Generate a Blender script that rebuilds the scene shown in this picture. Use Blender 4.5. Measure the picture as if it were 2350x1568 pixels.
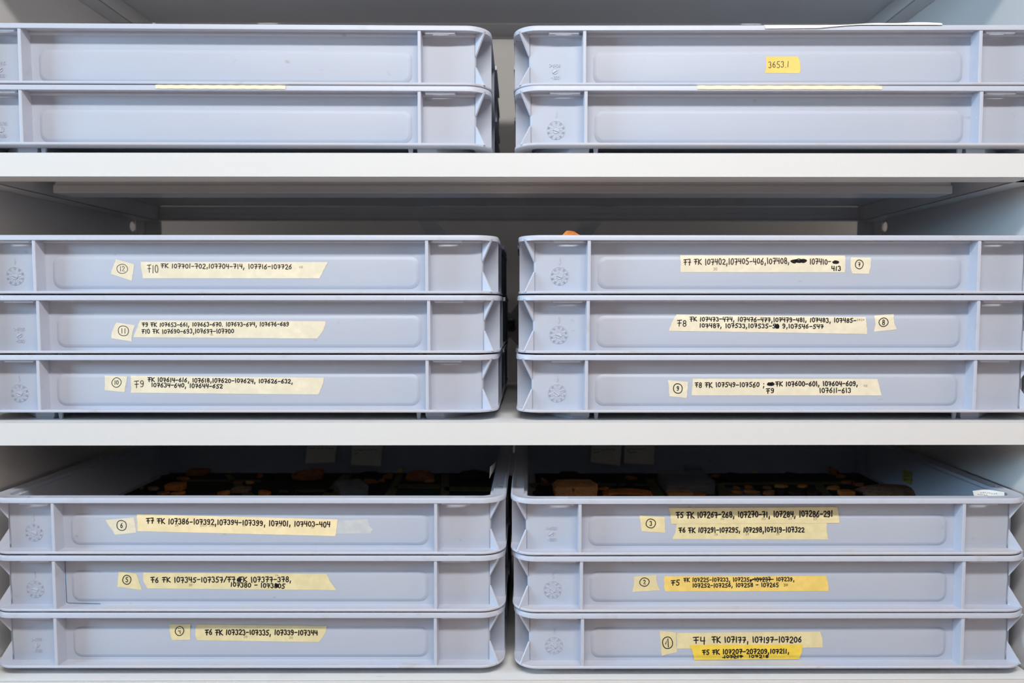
import bpy, bmesh, math, random
from mathutils import Vector, Matrix
random.seed(7)
PI = math.pi
scene = bpy.context.scene
for o in list(bpy.data.objects):
    bpy.data.objects.remove(o, do_unlink=True)
C = scene.collection

# ------------------------------------------------------------------ camera
EYE = 1.25                      # height of the eye above the floor
F_PX, DIST, PITCH, YAW, PPX, PPY = 1667.705, .82103, .05972, .0039, 1217.08, 801.96
cd = bpy.data.cameras.new('camera')
cam = bpy.data.objects.new('camera', cd); C.objects.link(cam)
cam.location = (0, -DIST, EYE)
cam.rotation_euler = (PI/2-PITCH, 0, -YAW)
cd.sensor_width = 36; cd.sensor_fit = 'HORIZONTAL'
cd.lens = F_PX/2350*36
cd.shift_x = -(PPX-1175)/2350
cd.shift_y = (PPY-784)/2350
cd.clip_start = .01
cd.dof.use_dof = True; cd.dof.focus_distance = .835; cd.dof.aperture_fstop = 4.5
scene.camera = cam

# ------------------------------------------------------------------ light
scene.view_settings.view_transform = 'Standard'
scene.view_settings.look = 'None'
scene.view_settings.gamma = 1
scene.view_settings.exposure = .08
w = bpy.data.worlds.new('world'); scene.world = w; w.use_nodes = True
bg = w.node_tree.nodes['Background']
bg.inputs[1].default_value = 1.0
_n, _l = w.node_tree.nodes.new, w.node_tree.links.new
_tc = _n('ShaderNodeTexCoord'); _sx = _n('ShaderNodeSeparateXYZ'); _mr = _n('ShaderNodeMapRange'); _cr = _n('ShaderNodeValToRGB')
_l(_tc.outputs['Generated'], _sx.inputs[0]); _l(_sx.outputs['Z'], _mr.inputs[0]); _l(_mr.outputs[0], _cr.inputs[0]); _l(_cr.outputs[0], bg.inputs[0])
_mr.inputs[1].default_value = -1; _mr.inputs[2].default_value = 1          # room around the unit: pale floor, dim aisle, light ceiling
_e = _cr.color_ramp.elements
_e[0].position = 0; _e[0].color = (.22, .19, .17, 1); _e[1].position = 1; _e[1].color = (.30, .31, .32, 1)
for _p, _c in ((.44, (.24, .205, .185, 1)), (.485, (.030, .030, .034, 1)), (.60, (.030, .033, .040, 1)), (.72, (.26, .27, .29, 1))):
    _x = _e.new(_p); _x.color = _c

def area(name, loc, target, sx, sy, power, col, spread=180):
    l = bpy.data.lights.new(name, 'AREA'); l.shape = 'RECTANGLE'; l.size = sx; l.size_y = sy
    l.energy = power; l.color = col; l.spread = math.radians(spread)
    o = bpy.data.objects.new(name, l); C.objects.link(o); o.location = loc
    o.rotation_euler = (Vector(target)-Vector(loc)).to_track_quat('-Z', 'Y').to_euler()
    return o
area('ceiling_lamp', (.05, -1.08, EYE+1.06), (0, -.6, 0), 1.25, .13, 27.5, (1, .985, .96))
area('floor_bounce_fill', (.0, -1.7, EYE+1.5), (0, -1.65, 0), 1.6, .4, 12, (1, .91, .82), 58)  # added fill without a seen source, bounces off the floor onto undersides
area('window_light', (-2.7, -.90, EYE+.42), (.55, .1, EYE), .8, .45, 52, (.50, .76, 1))
area('warm_room_light', (2.5, -.98, EYE+.38), (-.6, .1, EYE+.05), .9, .45, 10, (1, .88, .80))

# ------------------------------------------------------------------ materials
def lin(c):
    return tuple((x/255/12.92 if x/255 <= .04045 else ((x/255+.055)/1.055)**2.4) for x in c)
def material(name, col, rough=.5, spec=.5, coat=0, coat_rough=.1, noise=None, bump=None, metallic=0, trans=0, alpha=1, ior=None):
    """noise = list of (scale, colour2, low, high, amount, stretch)"""
    m = bpy.data.materials.new(name); m.use_nodes = True
    nt = m.node_tree; b = nt.nodes['Principled BSDF']; N = nt.nodes.new; L = nt.links.new
    b.inputs['Roughness'].default_value = rough
    b.inputs['Specular IOR Level'].default_value = spec
    b.inputs['Coat Weight'].default_value = coat
    b.inputs['Coat Roughness'].default_value = coat_rough
    b.inputs['Metallic'].default_value = metallic
    b.inputs['Transmission Weight'].default_value = trans
    b.inputs['Alpha'].default_value = alpha
    if ior: b.inputs['IOR'].default_value = ior
    tc = N('ShaderNodeTexCoord')
    cur = None
    rgb = N('ShaderNodeRGB'); rgb.outputs[0].default_value = (*col, 1); cur = rgb.outputs[0]
    for (sc, c2, lo, hi, amt, st) in (noise or []):
        mp = N('ShaderNodeMapping'); mp.inputs['Scale'].default_value = st
        L(tc.outputs['Object'], mp.inputs[0])
        oi = N('ShaderNodeObjectInfo'); mad = N('ShaderNodeMath'); mad.operation = 'MULTIPLY'
        mad.inputs[1].default_value = 37.0; L(oi.outputs['Random'], mad.inputs[0])
        L(mad.outputs[0], mp.inputs['Location'])
        n = N('ShaderNodeTexNoise'); n.inputs['Scale'].default_value = sc; n.inputs['Detail'].default_value = 6
        L(mp.outputs[0], n.inputs['Vector'])
        r = N('ShaderNodeMapRange'); r.inputs[1].default_value = lo; r.inputs[2].default_value = hi
        r.inputs[3].default_value = 0; r.inputs[4].default_value = amt
        L(n.outputs['Fac'], r.inputs[0])
        mx = N('ShaderNodeMix'); mx.data_type = 'RGBA'
        L(r.outputs[0], mx.inputs[0]); L(cur, mx.inputs[6]); mx.inputs[7].default_value = (*c2, 1)
        cur = mx.outputs[2]
    L(cur, b.inputs['Base Color'])
    if bump:
        n = N('ShaderNodeTexNoise'); n.inputs['Scale'].default_value = bump[0]; n.inputs['Detail'].default_value = 3
        L(tc.outputs['Object'], n.inputs['Vector'])
        bm_ = N('ShaderNodeBump'); bm_.inputs['Strength'].default_value = bump[1]; bm_.inputs['Distance'].default_value = bump[2]
        L(n.outputs['Fac'], bm_.inputs['Height']); L(bm_.outputs[0], b.inputs['Normal'])
    return m
PL = (.475, .513, .603)
DIRT = (.30, .25, .21)
plastic = material('grey_blue_plastic', PL, .48, .38,
    noise=[(5, (.51, .54, .62), .40, .70, .55, (1, 1, 1)), (52, DIRT, .70, .78, .45, (1, 1, 1.6)), (420, (.8, .8, .8), .75, .79, .4, (1, 1, 1))], bump=(900, .12, .0004))
rim_plastic = material('worn_rim_plastic', (.52, .55, .64), .42, .45,
    noise=[(45, (.44, .43, .44), .60, .74, .5, (1, 1, 1)), (300, (.85, .85, .85), .70, .76, .6, (1, 1, 1))], bump=(500, .2, .0004))
flange_plastic = material('dusty_flange_plastic', (.52, .55, .65), .55, .35,
    noise=[(9, (.60, .56, .55), .40, .68, .65, (1, 1, 1)), (30, (.46, .36, .28), .64, .76, .5, (1, 2, 1))], bump=(500, .2, .0004))
white_paint = material('white_powder_coat', (.735, .735, .73), .32, .5, bump=(420, .18, .0006),
    noise=[(3, (.70, .69, .68), .4, .7, .5, (1, 1, 1))])
shelf_paint = material('worn_shelf_paint', (.77, .765, .755), .38, .5,
    noise=[(14, (.62, .58, .55), .52, .75, .45, (1, 1, 1)), (60, (.50, .40, .34), .66, .74, .5, (.4, 3, 1))])
panel_paint = material('grey_white_panel_paint', (.74, .73, .72), .34, .5)
beam_paint = material('grey_beam_paint', (.76, .74, .73), .25, .5)
strap_paint = material('pale_strap_paint', (.86, .85, .83), .45, .5)
steel = material('dark_steel', (.10, .10, .10), .3, .5, metallic=.8)
wallm = material('plaster', (.64, .61, .58), .9, .2, noise=[(4, (.62, .59, .56), .4, .7, .5, (1, 1, 1))])
floorm = material('grey_linoleum', (.58, .44, .35), .5, .4, noise=[(20, (.47, .42, .38), .4, .7, .6, (1, 1, 1))])
def tapem(name, c):
    c2 = tuple(min(1, x*1.07+.02) for x in c)
    return material(name, c, .75, .2, noise=[(110, c2, .40, .62, .9, (1, 1, 1)), (30, tuple(x*.93 for x in c), .45, .7, .6, (1, 1, 1))], bump=(700, .25, .0003))
cream = tapem('cream_masking_tape', (.80, .725, .545))
ochre = tapem('ochre_masking_tape', (.77, .66, .375))
yellow = tapem('yellow_masking_tape', (.86, .62, .17))
bright = tapem('bright_yellow_tape', (.90, .63, .075))
paper = material('white_paper', (.80, .79, .76), .8, .2)
notep = material('note_paper', (.86, .84, .74), .8, .2)
olive = material('olive_note_paper', (.42, .40, .09), .8, .2)
residue = material('torn_tape_backing', (.62, .62, .60), .7, .2, noise=[(90, (.52, .55, .58), .4, .6, .8, (1, 1, 1))])
ink = material('black_marker_ink', (.012, .010, .012), .45, .4)
ink2 = material('brown_black_pen_ink', (.055, .035, .035), .5, .3)
pencil = material('brown_pencil', (.36, .25, .14), .7, .2)
teal = material('teal_pen_line', (.02, .14, .30), .5, .3)
def terra(name, c, c2, dark=(.05, .02, .012)):
    return material(name, c, .85, .2, noise=[(60, c2, .35, .65, .8, (1, 1, 2.5)), (170, dark, .62, .70, .8, (1, 1, 1))], bump=(260, .7, .002))
t_orange = terra('orange_terracotta', (.76, .27, .06), (.62, .19, .045))
t_brown = terra('brown_terracotta', (.50, .20, .08), (.36, .13, .055))
t_tan = terra('tan_terracotta', (.80, .40, .17), (.66, .29, .10))
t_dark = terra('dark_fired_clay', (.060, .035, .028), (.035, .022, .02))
t_wood = terra('coarse_brown_clay', (.33, .20, .13), (.20, .11, .07))
t_grey = terra('grey_brown_clay', (.40, .27, .21), (.28, .16, .11))
clear = material('clear_plastic', (.75, .75, .78), .18, .5, trans=.6, alpha=.32)

# ------------------------------------------------------------------ helpers
def ray(px, py):
    x, y, z = (px-PPX)/F_PX, 1, -(py-PPY)/F_PX
    cp, sp = math.cos(PITCH), math.sin(PITCH); y, z = cp*y+sp*z, -sp*y+cp*z
    cy, sy = math.cos(YAW), math.sin(YAW); x, y = cy*x+sy*y, -sy*x+cy*y
    return Vector((x, y, z))
ORI = Vector((0, -DIST, EYE))
def at_z(px, py, z):
    r = ray(px, py); return ORI+r*((z+EYE-ORI.z)/r.z)
def at_y(px, py, y):
    r = ray(px, py); return ORI+r*((y-ORI.y)/r.y)

class MB:
    def __init__(s): s.v = []; s.f = []
    def add(s, vs, fs):
        n = len(s.v); s.v += [tuple(v) for v in vs]; s.f += [tuple(i+n for i in f) for f in fs]; return s
    def box(s, x0, x1, y0, y1, z0, z1):
        return s.add([(x0,y0,z0),(x1,y0,z0),(x1,y1,z0),(x0,y1,z0),(x0,y0,z1),(x1,y0,z1),(x1,y1,z1),(x0,y1,z1)],
                     [(0,3,2,1),(4,5,6,7),(0,1,5,4),(1,2,6,5),(2,3,7,6),(3,0,4,7)])
    def prism(s, pts, z0, z1, pts_top=None):     # plan polygon, counter-clockwise
        n = len(pts); pt = pts_top or pts
        return s.add([(x, y, z0) for x, y in pts]+[(x, y, z1) for x, y in pt],
                     [tuple(range(n-1, -1, -1)), tuple(range(n, 2*n))]+[(i, (i+1) % n, n+(i+1) % n, n+i) for i in range(n)])
    def loops(s, ls, closed=False, cap0=False, cap1=False):
        n = len(ls[0]); base = len(s.v)
        for l in ls: s.v += [tuple(p) for p in l]
        m = len(ls)
        for k in range(m if closed else m-1):
            a = base+k*n; b = base+((k+1) % m)*n
            for i in range(n): s.f.append((a+i, a+(i+1) % n, b+(i+1) % n, b+i))
        if cap0: s.f.append(tuple(base+i for i in range(n-1, -1, -1)))
        if cap1: s.f.append(tuple(base+(m-1)*n+i for i in range(n)))
        return s
    def mesh(s, name, mat, bevel=0, smooth=False, seg=2):
        me = bpy.data.meshes.new(name); me.from_pydata(s.v, [], s.f); me.update()
        bm = bmesh.new(); bm.from_mesh(me)
        bmesh.ops.recalc_face_normals(bm, faces=bm.faces)
        if bevel:
            es = [e for e in bm.edges if len(e.link_faces) == 2 and e.calc_face_angle(0) > .6]
            bmesh.ops.bevel(bm, geom=es, offset=bevel, segments=seg, affect='EDGES', profile=.5)
        if smooth:
            for f in bm.faces: f.smooth = True
        bm.to_mesh(me); bm.free()
        me.materials.append(mat)
        return me
def put(name, me, parent=None, loc=(0, 0, 0), rot=(0, 0, 0)):
    o = bpy.data.objects.new(name, me); C.objects.link(o); o.parent = parent
    o.location = loc; o.rotation_euler = rot; return o
def tag(o, label=None, cat=None, group=None, kind=None):
    if label: o['label'] = label
    if cat: o['category'] = cat
    if group: o['group'] = group
    if kind: o['kind'] = kind
    return o
def thing(name, loc, label, cat, group=None, rz=0):
    o = bpy.data.objects.new(name, None); C.objects.link(o); o.location = loc; o.rotation_euler = (0, 0, rz)
    o.empty_display_size = .05
    return tag(o, label, cat, group)
def smooth_by_angle(me, ang=.7):
    bm = bmesh.new(); bm.from_mesh(me)
    for f in bm.faces: f.smooth = True
    for e in bm.edges:
        if len(e.link_faces) == 2 and e.calc_face_angle(0) > ang: e.smooth = False
    bm.to_mesh(me); bm.free()
def cut(me, boxes, cyl=False):
    """subtract boxes from a mesh, returns a new mesh"""
    a = bpy.data.objects.new('a', me); C.objects.link(a)
    cutters = []
    for b in boxes:
        bo = bpy.data.objects.new('b', b.mesh('b', me.materials[0])); C.objects.link(bo); cutters.append(bo)
        m = a.modifiers.new('m', 'BOOLEAN'); m.operation = 'DIFFERENCE'; m.object = bo; m.solver = 'EXACT'
    bpy.context.view_layer.update()
    dg = bpy.context.evaluated_depsgraph_get()
    r = bpy.data.meshes.new_from_object(a.evaluated_get(dg)); r.name = me.name
    for o in cutters+[a]: bpy.data.objects.remove(o, do_unlink=True)
    return r

# ------------------------------------------------------------------ room
put('floor', MB().box(-4, 4, -5, .76, -.05, 0).mesh('floor', floorm))['kind'] = 'structure'
put('wall_back', MB().box(-4, 4, .66, .76, 0, 3.2).mesh('wall_back', wallm))['kind'] = 'structure'

put('light_block_left', MB().box(-1.40, -.95, 0, .66, 0, 3.2).mesh('light_block_left', wallm))['kind'] = 'structure'  # unseen pier added to keep side light off the wall behind
put('light_block_right', MB().box(.90, 1.35, 0, .66, 0, 3.2).mesh('light_block_right', wallm))['kind'] = 'structure'  # matching unseen pier, added as a light blocker on the right

# ------------------------------------------------------------------ shelving unit
WL, WR, YF, YB = -.6488, .5895, -.0087, .4117
unit = thing('shelving_unit', ((WL+WR)/2, .2, 0), 'white painted metal shelving unit with open back holding the stacked grey-blue crates', 'shelf')
ux, uy = unit.location.x, unit.location.y
def upart(name, mb, mat, bevel=.0008, parent=None):
    mb.v = [(x-ux, y-uy, z) for x, y, z in mb.v]
    return put(name, mb.mesh(name, mat, bevel), parent or unit)
HOLES = [EYE+.13, EYE+.43, EYE-.17]
for s, X in ((-1, WL), (1, WR)):
    x0, x1 = (X-.0015, X) if s < 0 else (X, X+.0015)
    mb = MB().box(x0, x1, YF-.006, YB+.02, 0, 2.06)
    mb.box(min(X, X-s*-.03), max(X, X+s*.03), YF-.0065, YF-.004, 0, 2.06)    # outward front return
    mb.v = [(x-ux, y-uy, z) for x, y, z in mb.v]
    me = mb.mesh('side_panel', panel_paint)
    cs = []
    for hz in HOLES:
        c = MB(); n = 20
        a = [(x0-.02-ux, .385-uy+.008*math.cos(t*2*PI/n), hz+.008*math.sin(t*2*PI/n)) for t in range(n)]
        b = [(x+.06, y, z) for x, y, z in a]
        c.loops([a, b], cap0=True, cap1=True); cs.append(c)
    me = cut(me, cs)
    put('side_panel', me, unit)
    px0, px1 = (X+.0002, X+.0296) if s < 0 else (X-.0296, X-.0002)
    upart('corner_post', MB().box(px0, px1, YB+.008, YB+.010, 0, 2.06).box(min(X-s*.0002, X-s*.002), max(X-s*.0002, X-s*.002), YB-.02, YB+.008, 0, 2.06), beam_paint, 0)
for k in range(-2, 5):  # topmost shelf is unseen, added to block light from above
    zt = EYE-.4302+.2993*(k)
    if zt < .1: continue
    zb = zt-.0264
    mb = MB()
    mb.box(WL+.002, WR-.002, YF, YF+.0015, zb, zt)                       # front face
    mb.box(WL+.002, WR-.002, YF, YB, zt-.0013, zt)                      # plate
    mb.box(WL+.002, WR-.002, YF, .0237, zb, zb+.0013)                   # return flange
    sh = upart('shelf', mb, shelf_paint if False else white_paint, .0009)
    wear = MB().box(WL+.004, WR-.004, YF+.0016, YB-.002, zt, zt+.00025)
    upart('shelf_surface', wear, shelf_paint, 0, sh)
    st = MB()                                                           # hat-shaped stiffener under the plate
    prof = [(.108, zb+.0002), (.148, zb+.0002), (.148, zb+.002), (.148, zt-.0015), (.112, zt-.0015), (.112, zb+.0125), (.108, zb+.0095)]
    L0 = [(-.5985, y, z) for y, z in prof]; L1 = [(.539, y, z) for y, z in prof]
    st.loops([L0, L1], cap0=True, cap1=True)
    upart('stiffener', st, beam_paint, .0012, sh)
    rb = MB()                                                           # rear beam
    rb.box(WL+.031, WR-.031, YB, YB+.0015, zb, zt-.002).box(WL+.031, WR-.031, YB-.008, YB, zb, zb+.0015)
    rb.box(WL+.031, WR-.031, YB-.0018, YB, zb+.0105, zb+.0125)
    upart('rear_beam', rb, beam_paint, .0006, sh)
    for s, X in ((-1, WL), (1, WR)):
        a, b = (X+.0005, X+.030) if s < 0 else (X-.030, X-.0005)
        r = MB().box(a, b, YF+.002, YB, zb, zb+.0014)
        xi = b-.0014 if s < 0 else a
        r.box(xi, xi+.0014, YF+.002, YB, zb, zt-.0015)
        me_o = upart('shelf_rail', r, panel_paint, .0005, sh)
# crossing straps at the open back
cx, cz = -.0295, EYE-.033
for s in (-1, 1):
    d = Vector((s*.133, 0, .166)).normalized(); n = Vector((d.z, 0, -d.x))*.0128
    p0, p1 = Vector((cx, 0, cz))-d*.93, Vector((cx, 0, cz))+d*.93
    y0 = YB+.012+(.002 if s > 0 else 0)
    mb = MB().add([p0-n+Vector((0,y0,0)), p0+n+Vector((0,y0,0)), p1+n+Vector((0,y0,0)), p1-n+Vector((0,y0,0)),
                   p0-n+Vector((0,y0+.0018,0)), p0+n+Vector((0,y0+.0018,0)), p1+n+Vector((0,y0+.0018,0)), p1-n+Vector((0,y0+.0018,0))],
                  [(0,1,2,3),(7,6,5,4),(0,4,5,1),(1,5,6,2),(2,6,7,3),(3,7,4,0)])
    upart('cross_brace', mb, strap_paint, 0)
mb = MB(); n = 16; ls = []
for rr, yy in ((.012, 0), (.012, -.003), (.009, -.007), (.004, -.009)):
    ls.append([(cx+rr*math.cos(i*2*PI/n), YB+.012+yy, cz+rr*math.sin(i*2*PI/n)) for i in range(n)])
mb.loops(ls, cap1=True, cap0=True)
upart('brace_bolt', mb, steel, 0)

# ------------------------------------------------------------------ crate prototype
FB, TOP, WY = .0098, .0755, .0165
RX = .2201
def rr(hx, hy, r, z, n=7):
    pts = []
    for (sx, sy, a0) in ((1, -1, -PI/2), (1, 1, 0), (-1, 1, PI/2), (-1, -1, PI)):
        for i in range(n):
            a = a0+PI/2*i/(n-1)
            pts.append((sx*(hx-r)+r*math.cos(a), sy*(hy-r)+r*math.sin(a), z))
    return pts
def ring(d, z, n=9): return rr(.3-d, .2-d, max(.028-d, .010), z, n)
b = MB()
b.loops([rr(.280, .181, .007, .0155), rr(.280, .181, .007, FB), rr(.2822, .1832, .003, FB), rr(.2825, .1835, .003, TOP-.0078), rr(.2866, .1868, .010, TOP-.0066),
         rr(.2866, .1868, .010, TOP-.0008), rr(.2844, .1854, .010, TOP-.0008), rr(.2844, .1854, .010, TOP-.0045),
         rr(.2806, .1816, .007, TOP-.0051), rr(.2795, .1805, .007, TOP-.0575)], cap0=True, cap1=True)
for sx in (-1, 1):
    for sy in (-1, 1):
        b.box(min(sx*.268, sx*.281), max(sx*.268, sx*.281), min(sy*.168, sy*.182), max(sy*.168, sy*.182), TOP-.058, TOP-.0084)
me_body = b.mesh('crate_body', plastic); smooth_by_angle(me_body, .5)
r = MB().loops([ring(0, TOP-.0058), ring(0, TOP-.0016), ring(.0006, TOP-.0005), ring(.0018, TOP), ring(.0032, TOP-.0004), ring(.0045, TOP-.0009), ring(.0155, TOP-.0009),
                ring(.0155, TOP-.0042), ring(.0026, TOP-.0042), ring(.0024, TOP-.0058)], closed=True)
for s in (-1, 1):
    r.box(min(s*.297, s*.3023), max(s*.297, s*.3023), -.064, .064, TOP-.0055, TOP-.0006)
cuts = []
for sx in (-1, 1):
    for sy in (-1, 1):
        cuts.append(MB().box(min(sx*.2335, sx*.2525), max(sx*.2335, sx*.2525), sy*.1916-.0034, sy*.1916+.0034, TOP-.02, TOP+.01))
        cuts.append(MB().box(sx*.2925-.0028, sx*.2925+.0028, sy*.139-.003, sy*.139+.003, TOP-.02, TOP+.01))
me_rim = cut(r.mesh('crate_rim', rim_plastic), cuts); smooth_by_angle(me_rim, .55)
fl = MB().loops([ring(.0006, FB), ring(0, FB+.0008), ring(0, FB+.0022), ring(.0008, FB+.0030), ring(.002, FB+.0026), ring(.0185, FB+.0020), ring(.0185, FB)], closed=True)
me_fl = fl.mesh('crate_flange', flange_plastic); smooth_by_angle(me_fl, .55)
def yb(ly): return ly-.2
def rib_mesh():
    z0, z1 = FB+.0018, TOP-.004
    A = [(-.0018, yb(.0008)), (.0018, yb(.0008)), (.0023, yb(.0172)), (-.0023, yb(.0172))]
    return MB().prism(A, z0, z1).mesh('crate_rib', rim_plastic, .0005)
me_rib = rib_mesh()
me_siderib = MB().box(.2815, .2990, -.0015, .0015, FB+.0015, TOP-.004).mesh('crate_side_rib', plastic, .0004)
def gusset(upper):
    p, q = Vector((.2822, yb(.0168), 0)), Vector((.2935 if upper else .2932, yb(.0068), 0))
    n = Vector((q.y-p.y, -(q.x-p.x), 0)).normalized()*.0012
    if upper: z = [(q, TOP-.0042), (p, TOP-.0042), (p, TOP-.0292)]
    else: z = [(q, FB+.0020), (p, FB+.0020), (p, TOP-.0404)]
    vs = [v+n+Vector((0, 0, zz)) for v, zz in z]+[v-n+Vector((0, 0, zz)) for v, zz in z]
    return MB().add(vs, [(0,1,2),(5,4,3),(0,3,4,1),(1,4,5,2),(2,5,3,0)]).mesh('crate_gusset', rim_plastic, .0004)
me_gu, me_gl = gusset(True), gusset(False)
def panel_loop(d, y, n=7):
    hx, z0, z1, r_ = .2095-d, TOP-.060+d, TOP-.023-d, .010-d*.6
    pts = []
    for (sx, zc, a0) in ((1, z0+r_, -PI/2), (1, z1-r_, 0), (-1, z1-r_, PI/2), (-1, z0+r_, PI)):
        for i in range(n):
            a = a0+PI/2*i/(n-1); pts.append((sx*(hx-r_)+r_*math.cos(a), y, zc+r_*math.sin(a)))
    return pts
PADH, PADB = .0014, .0034
me_pad = MB().loops([panel_loop(0, yb(WY+.0002)), panel_loop(.0004, yb(WY-.0001)), panel_loop(PADB, yb(WY-PADH)), panel_loop(PADB+.0008, yb(WY-PADH-.0001))], cap1=True).mesh('crate_panel', plastic)
smooth_by_angle(me_pad, .9)
def tab():
    m = MB(); z0, z1 = TOP-.0086, TOP-.0041
    a, bb = .2258, .2602
    m.prism([(a+.0012, yb(.0030)), (bb-.0012, yb(.0030)), (bb-.0012, yb(.0052)), (a+.0012, yb(.0052))], z0, z1, [(a-.001, yb(.0028)), (bb+.001, yb(.0028)), (bb+.001, yb(.0052)), (a-.001, yb(.0052))])
    m.box(a, .2335, yb(.0052), yb(.0125), z0+.001, z1).box(.2525, bb, yb(.0052), yb(.0125), z0+.001, z1)
    return m.mesh('crate_tab', rim_plastic, .0003)
me_tab = tab()
def foot():
    P = [(.2142, yb(.0180)), (.2365, yb(.0180)), (.277, yb(.060)), (.277, yb(.078)), (.2142, yb(.078))]
    Q = [(.2170, yb(.0195)), (.2355, yb(.0195)), (.2750, yb(.061)), (.2750, yb(.076)), (.2170, yb(.076))]
    return MB().prism(Q, 0, .0025, [(x*.55+u*.45, y*.55+v*.45) for (x, y), (u, v) in zip(P, Q)]).prism([(x*.55+u*.45, y*.55+v*.45) for (x, y), (u, v) in zip(P, Q)], .0025, .0157, P).mesh('crate_foot', plastic, .0005)
me_foot = foot()
me_pin = MB().prism([(-.0018, -.0012), (.0018, -.0012), (.0018, .0012), (-.0018, .0012)], 0, .0157, [(-.0034, -.002), (.0034, -.002), (.0034, .002), (-.0034, .002)]).mesh('crate_peg', plastic, .0004)

# stroke font: each glyph is a list of polylines in a unit box, y up
def arc(cx_, cy_, rx, ry, a0, a1, n=10):
    return [(cx_+rx*math.cos(math.radians(a0+(a1-a0)*i/n)), cy_+ry*math.sin(math.radians(a0+(a1-a0)*i/n))) for i in range(n+1)]
G = {
 '0': ([arc(.5, .5, .38, .48, 90, 450, 14)], .9), '1': ([[(.5, 1), (.5, 0)]], .5),
 '2': ([arc(.48, .72, .36, .27, 160, -30, 8)+[(.12, .03), (.92, 0)]], .9),
 '3': ([arc(.45, .75, .34, .24, 150, -80, 8)+arc(.45, .27, .38, .27, 80, -150, 9)], .85),
 '4': ([[(.18, 1), (.12, .45), (.88, .48)], [(.80, .98), (.74, 0)]], .9),
 '5': ([[(.92, 1), (.32, .97), (.22, .56)]+arc(.42, .30, .38, .30, 110, -140, 9)], .9),
 '6': ([[(.72, 1), (.28, .65)]+arc(.46, .28, .33, .28, 160, 500, 12)], .9),
 '7': ([[(.08, .95), (.80, 1), (.50, 0)], [(.22, .48), (.92, .50)]], .9),
 '8': ([arc(.5, .75, .30, .25, 270, 630, 10), arc(.5, .26, .36, .26, 90, 450, 10)], .88),
 '9': ([arc(.48, .72, .32, .27, 0, 360, 10)+[(.80, .72), (.74, .22), (.50, 0), (.18, .06)]], .88),
 'F': ([[(.02, .94), (.95, 1)], [(.48, .97), (.46, 0)], [(.12, .50), (.86, .52)]], .95),
 'K': ([[(.14, 1), (.14, 0)], [(.88, 1), (.16, .48), (.95, .0)]], 1.0),
 ',': ([[(.55, .16), (.35, -.28)]], .5), '.': ([[(.4, .06), (.45, .03)]], .45), '-': ([[(.12, .47), (.88, .50)]], .85),
 ';': ([[(.5, .66), (.52, .60)], [(.52, .1), (.36, -.3)]], .6), '/': ([[(.1, -.05), (.9, 1.1)]], .8), ' ': ([], .6),
 '!': ([[(.05, .35), (.60, 1), (.66, 0)]], .8)}
def write(text, x0, y0, x1, y1, h, jit=.05, rnd=random):
    """polylines (y down) of the text between two mid-height points"""
    tot = sum(G[c][1]+.14 for c in text)-.14
    out = []; pos = 0
    L = math.hypot(x1-x0, y1-y0); ux_, uy_ = (x1-x0)/L, (y1-y0)/L
    k = L/tot
    for c in text:
        st, wd = G[c]
        jy, js, jr = rnd.uniform(-jit, jit)*h, 1+rnd.uniform(-jit, jit)*1.6, rnd.uniform(-jit, jit)*1.3
        for pl in st:
            q = []
            for (gx, gy) in pl:
                a = (pos+gx*wd)*k + (gy-.5)*jr*h; bb = -(gy-.5)*h*js+jy
                q.append((x0+ux_*a-uy_*bb, y0+uy_*a+ux_*bb))
            out.append(q)
        pos += wd+.14
    return out
def ribbon(mb, pl, w_, mapf, n=6, seg=0):
    """flat stroke with round ends, mapped through mapf(px, py)"""
    if len(pl) < 2: return
    q = [pl[0]]
    for a, c in zip(pl[:-1], pl[1:]):
        k = max(1, int(math.hypot(c[0]-a[0], c[1]-a[1])/seg)) if seg else 1
        q += [(a[0]+(c[0]-a[0])*i/k, a[1]+(c[1]-a[1])*i/k) for i in range(1, k+1)]
    pl = q
    L, R = [], []
    for i, p in enumerate(pl):
        a = pl[max(i-1, 0)]; b_ = pl[min(i+1, len(pl)-1)]
        dx, dy = b_[0]-a[0], b_[1]-a[1]; l = math.hypot(dx, dy) or 1
        nx, ny = -dy/l*w_/2, dx/l*w_/2
        L.append((p[0]+nx, p[1]+ny)); R.append((p[0]-nx, p[1]-ny))
    def cap(p, q, sgn):
        a0 = math.atan2(p[1]-q[1], p[0]-q[0]); r_ = w_/2; c0 = ((p[0]+q[0])/2, (p[1]+q[1])/2)
        return [(c0[0]+r_*math.cos(a0+sgn*PI*k/n), c0[1]+r_*math.sin(a0+sgn*PI*k/n)) for k in range(1, n)]
    vs = [mapf(*p) for p in L]+[mapf(*p) for p in R]; m = len(L)
    mb.add(vs, [(i, i+1, m+i+1, m+i) for i in range(m-1)])
    e = [L[-1]]+cap(L[-1], R[-1], -1)+[R[-1]]; mb.add([mapf(*p) for p in e], [tuple(range(len(e)))])
    e = [R[0]]+cap(R[0], L[0], -1)+[L[0]]; mb.add([mapf(*p) for p in e], [tuple(range(len(e)))])

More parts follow.
